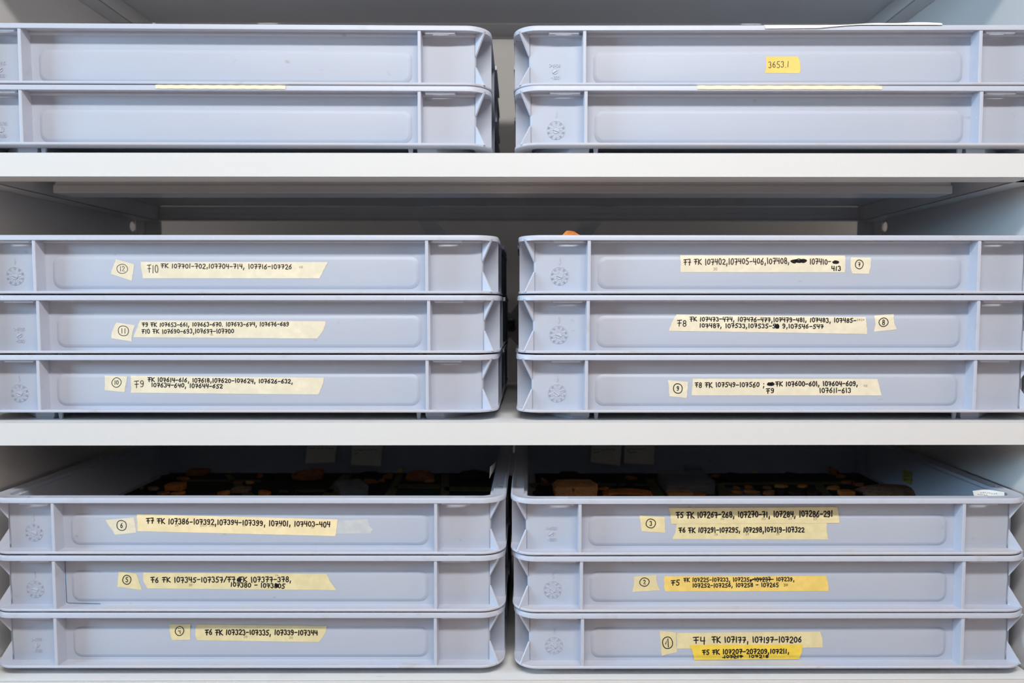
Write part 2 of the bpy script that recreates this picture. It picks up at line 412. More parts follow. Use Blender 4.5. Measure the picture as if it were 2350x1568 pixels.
def dial_mesh(kind):
    """moulded marks on the end field of the front wall; flat bars raised by .35 mm"""
    mb = MB(); cx_, cz_ = -.2530, TOP-.0455
    def bar(pl, w_, lift=.00030):
        for (a, c) in zip(pl[:-1], pl[1:]):
            dx, dz = c[0]-a[0], c[1]-a[1]; l = math.hypot(dx, dz) or 1e-6
            nx, nz = -dz/l*w_/2, dx/l*w_/2; ex, ez = dx/l*w_*.3, dz/l*w_*.3
            q = [(a[0]-ex+nx, a[1]-ez+nz), (a[0]-ex-nx, a[1]-ez-nz), (c[0]+ex-nx, c[1]+ez-nz), (c[0]+ex+nx, c[1]+ez+nz)]
            y0, y1 = yb(WY-lift-lift*.4*((len(mb.v)*7 % 13)/13)), yb(WY+.0003)
            mb.add([(x, y0, z) for x, z in q]+[(x, y1, z) for x, z in q], [(0,1,2,3),(7,6,5,4),(0,4,5,1),(1,5,6,2),(2,6,7,3),(3,7,4,0)])
    def text(t, x, z, h, wid, rot=0):
        for pl in write(t, -wid/2, 0, wid/2, 0, h, 0):
            ca, sa = math.cos(rot), math.sin(rot)
            bar([(x+ca*px+sa*py, z+sa*px-ca*py) for px, py in pl], h*.115)
    def disc(r_, slot):
        n = 20
        a = [(cx_+r_*math.cos(i*2*PI/n), yb(WY+.0003), cz_+r_*math.sin(i*2*PI/n)) for i in range(n)]
        mb.loops([a, [(x, yb(WY-.0004), z) for x, y, z in a], [(cx_+(x-cx_)*.86, yb(WY-.0001), cz_+(z-cz_)*.86) for x, y, z in a]], cap1=True)
        ca, sa = math.cos(slot), math.sin(slot)
        q = [(cx_+ca*u-sa*v_, cz_+sa*u+ca*v_) for u, v_ in ((-r_*.95, -r_*.22), (r_*.95, -r_*.22), (r_*.95, r_*.22), (-r_*.95, r_*.22))]
        mb.add([(x, yb(WY-.0009), z) for x, z in q]+[(x, yb(WY), z) for x, z in q], [(0,1,2,3),(7,6,5,4),(0,4,5,1),(1,5,6,2),(2,6,7,3),(3,7,4,0)])
    if kind[0] == 'code':
        text(kind[1], cx_, cz_+.0065, .0036, .0125); text('-1000', cx_+.0005, cz_-.0070, .0036, .0095); disc(.0030, kind[2])
    else:
        circ = [(cx_+.0103*math.cos(t*2*PI/36), cz_+.0103*math.sin(t*2*PI/36)) for t in range(37)]
        bar(circ, .00014, .00010)
        for i, t in enumerate(kind[1]):
            a = PI/2-i*2*PI/len(kind[1])
            text(t, cx_+.0085*math.cos(a), cz_+.0085*math.sin(a), .0023, .0026, a-PI/2)
        for i in range(12):
            a = i*PI/6; bar([(cx_+.0055*math.cos(a), cz_+.0055*math.sin(a)), (cx_+.0059*math.cos(a), cz_+.0059*math.sin(a))], .0005)
        disc(.0036, kind[2])
        ax = cx_+.0001; bar([(ax, TOP-.0248), (ax, TOP-.0310)], .0005)
        bar([(ax-.0010, TOP-.0292), (ax, TOP-.0318), (ax+.0010, TOP-.0292)], .0006)
    return mb.mesh('date_dial', rim_plastic)
YRS = ['92', '93', '94', '95', '96', '97', '98', '89', '90', '91']
MON = ['11', '12', '13', '14', '15', '16', '17', '18', '19', '10']
DIALS = {'y': dial_mesh(('dial', YRS, -.35)), 'm': dial_mesh(('dial', MON, -.75)),
         'c6': dial_mesh(('code', '3-6406', .6)), 'c5': dial_mesh(('code', '3-6405', .6)), 'cv': dial_mesh(('code', '3-6405', PI/2))}

proto = []          # (name, mesh, location, scale)
proto += [('body', me_body, (0, 0, 0), 0), ('rim', me_rim, (0, 0, 0), 0), ('bottom_flange', me_fl, (0, 0, 0), 0)]
def flipped(me, sx, sy):
    if (sx, sy) == (1, 1): return me
    m = me.copy(); m.transform(Matrix.Diagonal((sx, sy, 1, 1)))
    if sx*sy < 0: m.flip_normals()
    return m
for sy in (1, -1):
    mr, mp = flipped(me_rib, 1, sy), flipped(me_pad, 1, sy)
    for sx in (-1, 1): proto.append(('rib', mr, (sx*RX, 0, 0), 0))
    proto.append(('raised_panel', mp, (0, 0, 0), 0))
    for sx in (-1, 1):
        proto.append(('gusset', flipped(me_gu, sx, sy), (0, 0, 0), 0))
        proto.append(('gusset', flipped(me_gl, sx, sy), (0, 0, 0), 0))
        proto.append(('clip_tab', flipped(me_tab, sx, sy), (0, 0, 0), 0))
        proto.append(('foot', flipped(me_foot, sx, sy), (0, 0, 0), 0))
        proto.append(('foot_peg', me_pin, (sx*.2075, sy*-.1810, 0), 0))
for sx in (-1, 1):
    ms = flipped(me_siderib, sx, 1)
    for ly in (.040, .137, .263, .360): proto.append(('side_rib', ms, (0, yb(ly), 0), 0))

S1, S2, S3 = .1684, -.1310, -.4302
P_ = .0673
#            key    x       front y  rot     shelf level dial label
CR = [
 ('1bL', -.3405, .0002, .0083, S1, 0, 'cv', 'grey-blue crate, lower of the top-left pair, with a cream tape strip along its rim'),
 ('1tL', -.3405, .0033, .0116, S1, 1, 'c5', 'grey-blue crate without any tape, upper of the top-left pair'),
 ('1bR', .2852, -.0005, -.0006, S1, 0, 'y', 'grey-blue crate, lower of the top-right pair, beneath the one taped 3653.1'),
 ('1tR', .2839, .0040, -.0070, S1, 1, 'c6', 'grey-blue crate with a small yellow tape marked 3653.1 on its front'),
 ('2bL', -.3337, -.0016, -.0046, S2, 0, 'y', 'grey-blue crate taped with circled number 10, resting on the middle shelf'),
 ('2mL', -.3317, -.0001, -.0013, S2, 1, 'c5', 'grey-blue crate taped with circled number 11, middle of the left stack'),
 ('2tL', -.3333, -.0006, -.0011, S2, 2, 'y', 'grey-blue crate taped with circled number 12, topmost of its stack'),
 ('2bR', .2869, -.0045, -.0008, S2, 0, 'm', 'grey-blue crate taped with circled number 9, resting on the middle shelf'),
 ('2mR', .2885, -.0036, -.0006, S2, 1, 'y', 'grey-blue crate taped with circled number 8, middle of the right stack'),
 ('2tR', .2896, -.0003, .0024, S2, 2, 'y', 'grey-blue crate taped with circled number 7, topmost of its stack'),
 ('3bL', -.3269, -.0001, -.0033, S3, 0, 'cv', 'grey-blue crate taped with circled number 4, bottom of the lower left stack'),
 ('3mL', -.3261, -.0003, -.0047, S3, 1, 'y', 'grey-blue crate taped with circled number 5, with a teal pen line on its front'),
 ('3tL', -.3254, .0002, -.0063, S3, 2, 'y', 'open grey-blue crate of sherds taped with circled number 6'),
 ('3bR', .2838, -.0036, -.0013, S3, 0, 'm', 'grey-blue crate taped with circled number 1, bottom of the lower right stack'),
 ('3mR', .2822, -.0041, -.0022, S3, 1, 'm', 'grey-blue crate taped with circled number 2 beside a yellow strip'),
 ('3tR', .2802, -.0045, -.0005, S3, 2, 'c5', 'open grey-blue crate of sherds taped with circled number 3'),
]
GR = {'1': 'stacking crates on the upper shelf', '2': 'stacking crates on the middle shelf', '3': 'stacking crates on the lower shelf'}
CRATE = {}
for key, x, fy, rot, s, lev, dial, label in CR:
    c_, s_ = math.cos(rot), math.sin(rot)
    o = thing('stacking_crate', (x-s_*.2, fy+c_*.2, EYE+s+.0003+lev*P_), label, 'crate', GR[key[0]], rot)
    for nm, me, loc, _ in proto: put(nm, me, o, loc)
    put('date_dial', DIALS[dial], o)
    CRATE[key] = o
    o['_z'] = 0.0; del o['_z']
bpy.context.view_layer.update()

# ------------------------------------------------------------------ tapes and writing on the crate fronts
def relief(lx, z):
    """how far the front wall's raised panel stands out here"""
    z0, z1 = TOP-.060, TOP-.023
    dx = .2095-abs(lx); dz = min(z-z0, z1-z); r_ = .010
    if dx < 0 or dz < 0: return 0
    if dx < r_ and dz < r_: d = r_-math.hypot(r_-dx, r_-dz)
    else: d = min(dx, dz)
    return PADH*max(0, min(1, (d+.0004)/PADB))
def front_map(key, lift):
    o = CRATE[key]; inv = o.matrix_world.inverted()
    def f(px, py):
        a = inv @ ORI; d = inv.to_3x3() @ ray(px, py)
        y = yb(WY-PADH)
        for _ in range(4):
            t = (y-a.y)/d.y; p = a+d*t; y = yb(WY-relief(p.x, p.z)-lift)
        return (p.x, y, p.z)
    return f
def torn(rnd, amp, n=13):
    r_ = [rnd.uniform(-1, 1) for _ in range(n)]
    return [amp*(r_[i]*.6+(r_[i-1] if i else 0)*.4) for i in range(n)]
def tape(key, quad, mat, label, lines=(), circles=(), blots=(), lift=.00030, amp=1.0, lm=(0, 0), seed=0):
    """quad TL TR BR BL in photo pixels; lines (text,x0,y0,x1,y1,h,w,ink)"""
    rnd = random.Random(hash_(label)+seed)
    TL, TR, BR, BL = quad; f = front_map(key, lift)
    W = math.hypot(TR[0]-TL[0], TR[1]-TL[1]); nu = max(8, int(W/9)); nv = 12
    tl, tr = torn(rnd, amp), torn(rnd, amp)
    mb = MB(); vs = []
    for j in range(nv+1):
        v = j/nv
        bl = 4*v*(1-v)
        xl, yl = TL[0]*(1-v)+BL[0]*v+tl[j]*(0 if j in (0, nv) else 1)+lm[0]*bl, TL[1]*(1-v)+BL[1]*v
        xr, yr = TR[0]*(1-v)+BR[0]*v+tr[j]*(0 if j in (0, nv) else 1)+lm[1]*bl, TR[1]*(1-v)+BR[1]*v
        for i in range(nu+1):
            u = i/nu; vs.append(f(xl*(1-u)+xr*u, yl*(1-u)+yr*u))
    mb.add(vs, [(j*(nu+1)+i, (j+1)*(nu+1)+i, (j+1)*(nu+1)+i+1, j*(nu+1)+i+1) for j in range(nv) for i in range(nu)])
    t = put('tape_label', mb.mesh('tape_label', mat, smooth=True), CRATE[key]); t['label'] = label
    g = front_map(key, lift+.00012)
    sets = {}
    for (txt, x0, y0, x1, y1, h, w_, ik) in lines:
        m_ = sets.setdefault(ik, MB())
        for pl in write(txt, x0, y0, x1, y1, h, .065, rnd): ribbon(m_, pl, w_, g, seg=1.6)
    for (cx_, cy_, rx, ry, txt, h, w_, ik) in circles:
        m_ = sets.setdefault(ik, MB()); a0 = rnd.uniform(-60, 60)
        pl = [(cx_+(rx+.06*rx*math.sin(2*a+a0))*math.cos(a), cy_+(ry+.05*ry*math.cos(2*a+a0))*math.sin(a)) for a in [math.radians(a0+i*368/26) for i in range(27)]]
        ribbon(m_, pl, w_, g)
        wd = h*.55*len(txt.replace('!', '1'))
        for q in write(txt, cx_-wd/2, cy_, cx_+wd/2, cy_, h, .03, rnd): ribbon(m_, q, w_, g)
    for (cx_, cy_, rx, ry) in blots:
        m_ = sets.setdefault(ink, MB()); n = 16
        e = [(cx_+rx*rnd.uniform(.82, 1.08)*math.cos(i*2*PI/n), cy_+ry*rnd.uniform(.8, 1.1)*math.sin(i*2*PI/n)) for i in range(n)]
        m_.add([g(cx_, cy_)]+[g(*p) for p in e], [(0, i+1, (i+1) % n+1) for i in range(n)])
    for ik, m_ in sets.items():
        put('pencil_note' if ik is pencil else 'handwriting', m_.mesh('handwriting', ik), t)
    return t
def hash_(s):
    h = 7
    for ch in s: h = (h*31+ord(ch)) % 100003
    return h
K, Bn, Pc = ink, ink2, pencil
tape('1tR', ((1756.9,129.6),(1830.7,129.6),(1834.7,168),(1754.3,167.9)), yellow, 'yellow masking tape square marked 3653.1', [('3653.1',1763,149,1811,148,14,1.4,Bn)], lm=(3,4))
tape('2tL', ((265.9,595),(307.8,606.8),(302.6,645),(253.6,628.7)), cream, 'cream tape square with circled 12', circles=[(280.4,617.2,12,11,'12',11,1.3,Bn)])
tape('2tL', ((322.5,601),(752.2,601.7),(733.2,639),(327.9,639)), cream, 'long cream tape reading F10 FK 107701', [('F10',338,617.2,363.5,617.2,17,1.6,Bn),('FK 107701-702,107704-714, 107716-107726',369,610.2,670,612.6,10,2.0,Bn),('45',686,613.5,695,613.5,5,.8,Pc)])
tape('2mL', ((267.6,740.5),(310.3,746.8),(303,784.2),(255.9,776.7)), cream, 'cream tape square with circled 11', circles=[(283.1,759.5,12.5,11.5,'11',11,1.5,Bn)], lm=(-4,-3))
tape('2mL', ((321.6,735),(747.6,737.6),(728,777.3),(306,774.4)), cream, 'long cream tape with two lines, F9 and F10', [('F9 FK 107653-661, 107663-670. 107673-674, 107676-689',326,745.6,663,744,8.6,1.9,K),('F10 FK 107690-693,107697-107700',325,761,537,760,9.5,1.9,K),('45',482,768,489,768,4,.6,Pc)], lm=(0,4))
tape('2bL', ((240.3,862),(292.6,864.4),(285.2,900.3),(240.4,896)), cream, 'cream tape square with circled 10', circles=[(267.3,878.2,10.5,10.6,'10',9,1.5,K)])
tape('2bL', ((299.9,862.6),(743.3,867),(730,905.7),(300,901.7)), cream, 'long cream tape with two lines starting F9', [('F9',308,881.6,331,881.6,16,1.6,K),('FK 107614-616, 107618,107620-107624, 107626-632,',339,871.5,672,875.9,9,2.1,K),('107634-640, 107644-652',347,883.5,511,887,9,2.1,K)], lm=(1,3))
tape('3tL', ((242.1,1193.7),(306.8,1187.8),(312.8,1222.8),(264,1227.8)), cream, 'cream tape square with circled 6', circles=[(279,1206.3,11.5,11.5,'6',11,1.7,K)])
tape('3tL', ((314.4,1180.3),(775.2,1192.4),(769.4,1230.8),(315.7,1219.5)), tapem('warm_cream_tape',(.90,.74,.44)), 'long warm cream tape reading F7 FK 107386', [('F7 FK 107386-107392,107394-107399, 107401, 107403-404',336,1195.7,758,1204,11.5,2.4,K),('29',401,1206,409,1206,4.5,.7,Pc),('30',556,1206,564,1206,4.5,.7,Pc),('30',638,1208,646,1208,4.5,.7,Pc),('30',713,1210,721,1210,4.5,.7,Pc),('203 30',458,1206,490,1206.5,4.5,.7,Pc)])
rs = tape('3tL', ((768,1196),(844,1192),(853,1224),(768,1225)), residue, 'grey torn tape backing at the end of the strip', amp=5, lift=.00015, lm=(0,3)); rs.name = 'tape_residue'
rs = tape('3tL', ((305,1188),(318,1188),(318,1220),(308,1222)), residue, 'grey tape backing between the two tapes', amp=3, lift=.00015); rs.name = 'tape_residue'
tape('3mL', ((272.6,1312),(312.8,1317),(326,1355),(268.6,1346.9)), ochre, 'ochre tape square with circled 5', circles=[(291,1331,9.8,10,'5',11,1.9,K)])
tape('3mL', ((329.5,1314.4),(749.5,1317.2),(772.5,1354.9),(338.7,1351)), ochre, 'long ochre tape with two lines, F6 and F7', [('F6 FK 107345-107357/F7 FK 107377-378,',346,1331.5,669,1330,11.5,2.4,K),('107380 - 1073805',529,1342,654,1345.5,10,2.4,K),('30',433,1343,441,1343,5,.8,Pc),('29',631,1321,639,1321,4,.6,Pc)], blots=[(636,1344.5,5,5),(548,1331,5,5.5)], lm=(-5,-2))
tape('3bL', ((388.3,1433.3),(437.2,1433),(436.8,1468.5),(394.6,1469.8)), ochre, 'ochre tape square with circled 4', circles=[(411.9,1448.6,9.5,10.3,'4',11,1.9,K)], lm=(-1,-1))
tape('3bL', ((451.7,1433.6),(750.4,1437),(731,1474),(452.2,1470)), ochre, 'long ochre tape reading F6 FK 107323', [('F6 FK 107323-107335, 107339-107344',471,1451.5,729,1452.4,11,2.6,K),('29',559,1462,568,1462,5,.8,Pc),('30',663,1464,672,1464,5,.8,Pc)], lm=(-4,4))
tape('2tR', ((1560.3,585.6),(1939.5,586.7),(1939,625),(1562.2,624.7)), cream, 'long cream tape reading F7 FK 107402', [('F7 FK 107402,107405-406,107408,',1569,601.4,1812,599,13,2.2,Bn),('107410-',1858,600,1907,601,12,2.2,Bn),('413',1908,616,1930,616,10,2.2,K),('30',1637,617.5,1646,617.5,6,.8,Pc)], blots=[(1822,600,8,5),(1833,598.5,10,5.2),(1844,599,8,5),(1918,602,8,4.7)], lm=(1,1))
tape('2tR', ((1953.9,590.8),(1998.8,591.9),(1994.2,628.6),(1955.9,627.9)), cream, 'cream tape square with circled 7', circles=[(1972,607,9.3,9.8,'7',9,1.8,K)], lm=(-3,1))
tape('2mR', ((1553,721.7),(1986.6,728),(1990.8,766.8),(1534.8,759.6)), cream, 'long cream tape with two lines starting F8', [('F8',1554,742,1576,742,15,2,K),('FK 107473-474, 107476-477,107479-481, 107483, 107485-',1583,732.2,1965,735.7,9.5,2.2,K),('107487, 107533,107535-53 9,107546-547',1605,747.5,1890,749.5,9,2.2,K),('2929',1966,734,1984,734,4,.8,Pc)], blots=[(1783,749.5,6.5,5)], lm=(-2,0))
tape('2mR', ((2006.2,724.5),(2051,720.7),(2058.7,756),(2005,761.7)), cream, 'cream tape square with circled 8', circles=[(2027.7,739.8,10,10,'8',12,1.9,K)], lm=(3,-3))
tape('2bR', ((1532.7,872.7),(1579.7,876.6),(1575.3,913.7),(1536.4,910)), cream, 'cream tape square with circled 9', circles=[(1555.6,891.9,10.7,10.9,'9',10,2,K)])
tape('2bR', ((1589.7,869.4),(2013.4,870),(2022.8,907.8),(1587,907.8)), cream, 'long cream tape reading F8 FK 107549', [('F8 FK 107549-107560 ;',1595,883.8,1755,883,10.5,2.2,K),('FK 107600-601, 107604-609,',1780,881.5,1969,880.5,10,2.4,K),('F9',1758,897,1777,897,10.5,2.2,K),('107611-613',1880,896.5,1953,896.5,10,2.2,K),('45',1982,886,1991,886,5,.8,Pc)], blots=[(1766,882,6.5,4.5),(1772,881.5,5.5,5)])
tape('3tR', ((1552.4,1201),(1897.5,1199.8),(1901.6,1238.8),(1543.5,1237.7)), ochre, 'ochre tape reading F6 FK 107291, lower of two', [('F6 FK 107291-107295, 107298,107319-107322',1558,1217.5,1846,1215.9,11,2.6,K),('29',1639,1227,1647,1227,4.5,.8,Pc),('29',1711,1226,1719,1226,4.5,.8,Pc),('29',1781,1226,1789,1226,4.5,.8,Pc)], lm=(2,-2))
tape('3tR', ((1534,1166),(1921,1163.8),(1926.8,1200.6),(1539,1203)), ochre, 'ochre tape reading F5 FK 107267, upper of two', [('F5 FK 107267-268, 107270-71, 107284, 107286-291',1552,1182.7,1911,1179.3,13,2.8,K),('30',1653,1191,1662,1191,5,.8,Pc),('30',1747,1190.6,1757,1190.6,5,.8,Pc),('29',1809,1190,1818,1190,5,.8,Pc),('29',1866,1191,1875,1191,5,.8,Pc)], lift=.0005, lm=(2,1))
tape('3tR', ((1468,1183.2),(1525.5,1187),(1526.6,1223.4),(1472.4,1219.7)), ochre, 'ochre tape square with circled 3', circles=[(1493.5,1201.8,11.3,9.9,'3',10,1.9,K)])
tape('3mR', ((1454,1323.7),(1506.5,1319.8),(1515,1355.2),(1451,1359)), ochre, 'ochre tape square with circled 2', circles=[(1479,1336.3,11,9.2,'2',9.5,1.9,K)], lm=(2,-3))
tape('3mR', ((1524.6,1322.7),(1896.3,1322),(1901.7,1357),(1526.7,1357.8)), yellow, 'long yellow tape starting F5 FK 107225', [('F5',1540,1337.9,1560,1337.9,11,2.4,K),('FK 107225-107233, 107235,-107237- 107239,',1569,1331.5,1823,1329.7,8.6,2.1,K),('107252-107256, 107258 - 107265',1589,1344.3,1787,1342.4,8.6,2.2,K),('--------',1727,1329.2,1772,1330.4,4,2.4,K),('30',1798,1343,1808,1343,5,1,Bn)], blots=[(1723,1332.5,3,3)], lm=(-2,1))
tape('3bR', ((1514.3,1448.2),(1551,1452),(1553.4,1497),(1518.3,1505.7)), ochre, 'ochre tape piece with circled 1', circles=[(1532,1475.7,11.3,14,'!',19,2.1,K)])
tape('3bR', ((1553.4,1453),(1882,1450),(1888,1486.4),(1553.4,1489)), ochre, 'long ochre tape reading F4 FK 107177', [('F4',1591,1470.8,1619,1470.8,15,2.5,K),('FK 107177, 107197-107206',1634,1468.8,1840,1468.5,13,2.7,K)], lm=(0,2))
tape('3bR', ((1582,1481.3),(1841.7,1479.6),(1833.6,1513.2),(1593,1515)), bright, 'bright yellow tape reading F5 FK 107207, lower of two', [('F5 FK 107207-207209,107211,',1612,1497,1811,1494.9,10.3,2.6,K),('107217',1661,1508,1704,1507.5,6.5,2.2,K),('107218',1718,1507,1764,1507,6.3,2.2,K),('-----',1657,1510,1706,1506.5,4,2.2,K)], lift=.0005, lm=(2,2))
# teal pen line in the corner of one front field
g = front_map('3mL', .00015); m_ = MB()
ribbon(m_, [(149.5,1286),(150.5,1330),(153,1382)], 1.3, g); ribbon(m_, [(153,1382),(158,1384.5),(230,1386)], 1.0, g)
put('pen_line', m_.mesh('pen_line', teal), CRATE['3mL'])['label'] = 'thin teal pen line'
# tape strips stuck on the rim lips of the two lower crates of the upper shelf, and crumpled paper on the crate above
def lip_strip(key, x0, x1, ytop, ybot, mat, name, label):
    o = CRATE[key]; inv = o.matrix_world.inverted(); a = inv @ ORI
    def lx(px):
        d = inv.to_3x3() @ ray(px, 198); t = (yb(0)-a.y)/d.y; return (a+d*t).x
    A, B = lx(x0), lx(x1); n = 40; rows = []
    for (y, z) in ((yb(.010), TOP+.0001), (yb(.0030), TOP+.0002), (yb(.0004), TOP-.0002), (yb(-.0004), TOP-.0016), (yb(-.0006), TOP-.0046)):
        rows.append([(A+(B-A)*i/n, y, z+.00015*math.sin(i*1.7)) for i in range(n+1)])
    mb = MB(); N_ = n+1
    mb.add([p for r_ in rows for p in r_], [(j*N_+i, (j+1)*N_+i, (j+1)*N_+i+1, j*N_+i+1) for j in range(len(rows)-1) for i in range(n)])
    t = put(name, mb.mesh(name, mat, smooth=True), o); t['label'] = label
lip_strip('1bL', 357, 655, 0, 0, cream, 'rim_tape', 'cream tape strip on the rim')
lip_strip('1bR', 1600, 2024, 0, 0, cream, 'rim_tape', 'cream tape strip on the rim')
def paper_strip():
    o = CRATE['1tR']; inv = o.matrix_world.inverted(); a = inv @ ORI
    def loc(px, py, y):
        d = inv.to_3x3() @ ray(px, py); t = (y-a.y)/d.y; return a+d*t
    mb = MB(); n = 60; rows = [[], [], [], []]
    for i in range(n+1):
        u = i/n; px = 1756+(2163-1756)*u
        bot = 65.5-1.0*u/.3 if u < .3 else 64.5-7.5*min(1, (u-.3)/.2)
        top = 57 if u < .42 else 57-5.5*math.sin(min(1, (u-.42)/.58)*PI*.62)-.8*math.sin(u*23)
        bot = max(bot, top+1.6)
        p = loc(px, bot, yb(-.0012)); q = loc(px, min(top, 57), yb(.004)); q.z = max(q.z, TOP+.0004)
        p.z = min(p.z, q.z-.0001)
        rows[0].append((p.x, yb(-.0012), p.z)); rows[1].append((p.x, yb(-.0004), max((p.z+q.z)/2, p.z)))
        rows[2].append((p.x, yb(.004), q.z)); rows[3].append((p.x, yb(.030), q.z+.0012*math.sin(u*11)*u))
    N_ = n+1
    mb.add([p for r_ in rows for p in r_], [(j*N_+i, (j+1)*N_+i, (j+1)*N_+i+1, j*N_+i+1) for j in range(3) for i in range(n)])
    me = mb.mesh('paper_sheet', paper, smooth=True)
    me.transform(o.matrix_world); 
    t = bpy.data.objects.new('paper_sheet', me); C.objects.link(t)
    tag(t, 'crinkled white paper sheet lying on the rim of the crate marked 3653.1', 'paper')
paper_strip()

# ------------------------------------------------------------------ notes inside the two open crates
def note(key, pts, mat, label, y_local=None, x_local=None, scrib=0, curve=.0):
    """paper stuck to an inner wall; pts TL TR BR BL in photo pixels"""
    o = CRATE[key]; inv = o.matrix_world.inverted(); a = inv @ ORI
    def f(px, py, lift=0):
        d = inv.to_3x3() @ ray(px, py)
        if y_local is not None: t = (y_local-lift-a.y)/d.y
        else: t = (x_local-math.copysign(lift, x_local)-a.x)/d.x
        return a+d*t
    n, m = 8, 6; vs = []; TL, TR, BR, BL = pts
    for j in range(m+1):
        v = j/m
        for i in range(n+1):
            u = i/n
            x = (TL[0]*(1-u)+TR[0]*u)*(1-v)+(BL[0]*(1-u)+BR[0]*u)*v; y = (TL[1]*(1-u)+TR[1]*u)*(1-v)+(BL[1]*(1-u)+BR[1]*u)*v
            vs.append(f(x, y, .0006+curve*v*v))
    mb = MB().add(vs, [(j*(n+1)+i, (j+1)*(n+1)+i, (j+1)*(n+1)+i+1, j*(n+1)+i+1) for j in range(m) for i in range(n)])
    t = put('paper_note', mb.mesh('paper_note', mat, smooth=True), o); t['label'] = label
    if scrib:
        w_ = MB(); rnd = random.Random(hash_(label))
        for (x0, x1, y, h) in scrib:
            x = x0
            while x < x1:
                L = rnd.uniform(3, 7)
                pl = [(x+L*k/4, y+h*rnd.uniform(-.5, .5)) for k in range(5)]
                ribbon(w_, pl, .9, lambda px, py: f(px, py, .0010+curve*max(0, (py-TL[1])/(BL[1]-TL[1]))**2)); x += L+rnd.uniform(1, 4)
        put('handwriting', w_.mesh('handwriting', ink2), t)
yw = .1796
note('3tL', ((707,1008),(775,1008),(768,1061.5),(700,1063.8)), notep, 'pale note, left one on the back wall', yw, scrib=[(708,762,1029.5,4)], curve=.013)
note('3tL', ((809,1008),(879,1008),(874,1070),(805.5,1067)), notep, 'pale note, right one on the back wall', yw, scrib=[(812,860,1033,5),(814,822,1040,4)], curve=.013)
note('3tR', ((1359,1008),(1427,1008),(1423.5,1069),(1355,1061)), notep, 'pale note, left one on the back wall', yw, scrib=[(1362,1414,1032,4),(1363,1372,1038,4)], curve=.013)
note('3tR', ((1435,1008),(1504,1008),(1499.5,1067),(1431.5,1063.5)), notep, 'pale note, right one on the back wall', yw, scrib=[(1438,1484,1031,4),(1440,1456,1038,5)], curve=.013)
note('3tL', ((1124.5,1072),(1139.5,1058),(1133.5,1078),(1123.0,1099)), paper, 'pale note edge-on at the right wall', x_local=.2797)
note('3tR', ((2071,1077),(2092.5,1085),(2091,1113),(2070,1103)), olive, 'olive note with black writing on the right wall', x_local=.2797, scrib=[(2075,2088,1085,4),(2074,2088,1093,4),(2075,2089,1101,4)])

# curled white label leaning in the front right corner of the crate taped 3
def corner_label():
    o = CRATE['3tR']; inv = o.matrix_world.inverted(); a = inv @ ORI
    def f(px, py, ly):
        d = inv.to_3x3() @ ray(px, py); t = (ly-a.y)/d.y; return a+d*t
    n, m = 14, 5; vs = []
    for j in range(m+1):
        v = j/m
        for i in range(n+1):
            u = i/n; px = 2232+(2305-2232)*u+6*v*(1-u); top = 1127-3.5*math.sin(min(1, u*1.9)*PI/2)+11*max(0, u-.35)**1.3
            py = top+20*v*(1-.35*u)
            vs.append(f(px, py, yb(.040-.016*u+.006*math.sin(u*PI)-.003*v)))
    mb = MB().add(vs, [(j*(n+1)+i, (j+1)*(n+1)+i, (j+1)*(n+1)+i+1, j*(n+1)+i+1) for j in range(m) for i in range(n)])
    me = mb.mesh('paper_label', paper, smooth=True); me.transform(o.matrix_world)
    t = bpy.data.objects.new('paper_label', me); C.objects.link(t)
    tag(t, 'curled white paper label in the front right corner of the open crate taped 3', 'label')
    rnd = random.Random(5)
    for (x0, x1, y) in ((2250, 2288, 1130.5), (2244, 2266, 1135)):
        x = x0; w_ = MB()
        while x < x1:
            L = rnd.uniform(2, 5); yy = y+(x-x0)*.10
            ribbon(w_, [(x+L*k/4, yy+3*rnd.uniform(-.5, .5)) for k in range(5)], .8, lambda px, py: f(px, py, yb(.0225+.014*max(0, (2305-px)/73)))); x += L+1.6
        me2 = w_.mesh('handwriting', ink2); me2.transform(o.matrix_world)
        k = bpy.data.objects.new('handwriting', me2); C.objects.link(k); k.parent = t
corner_label()

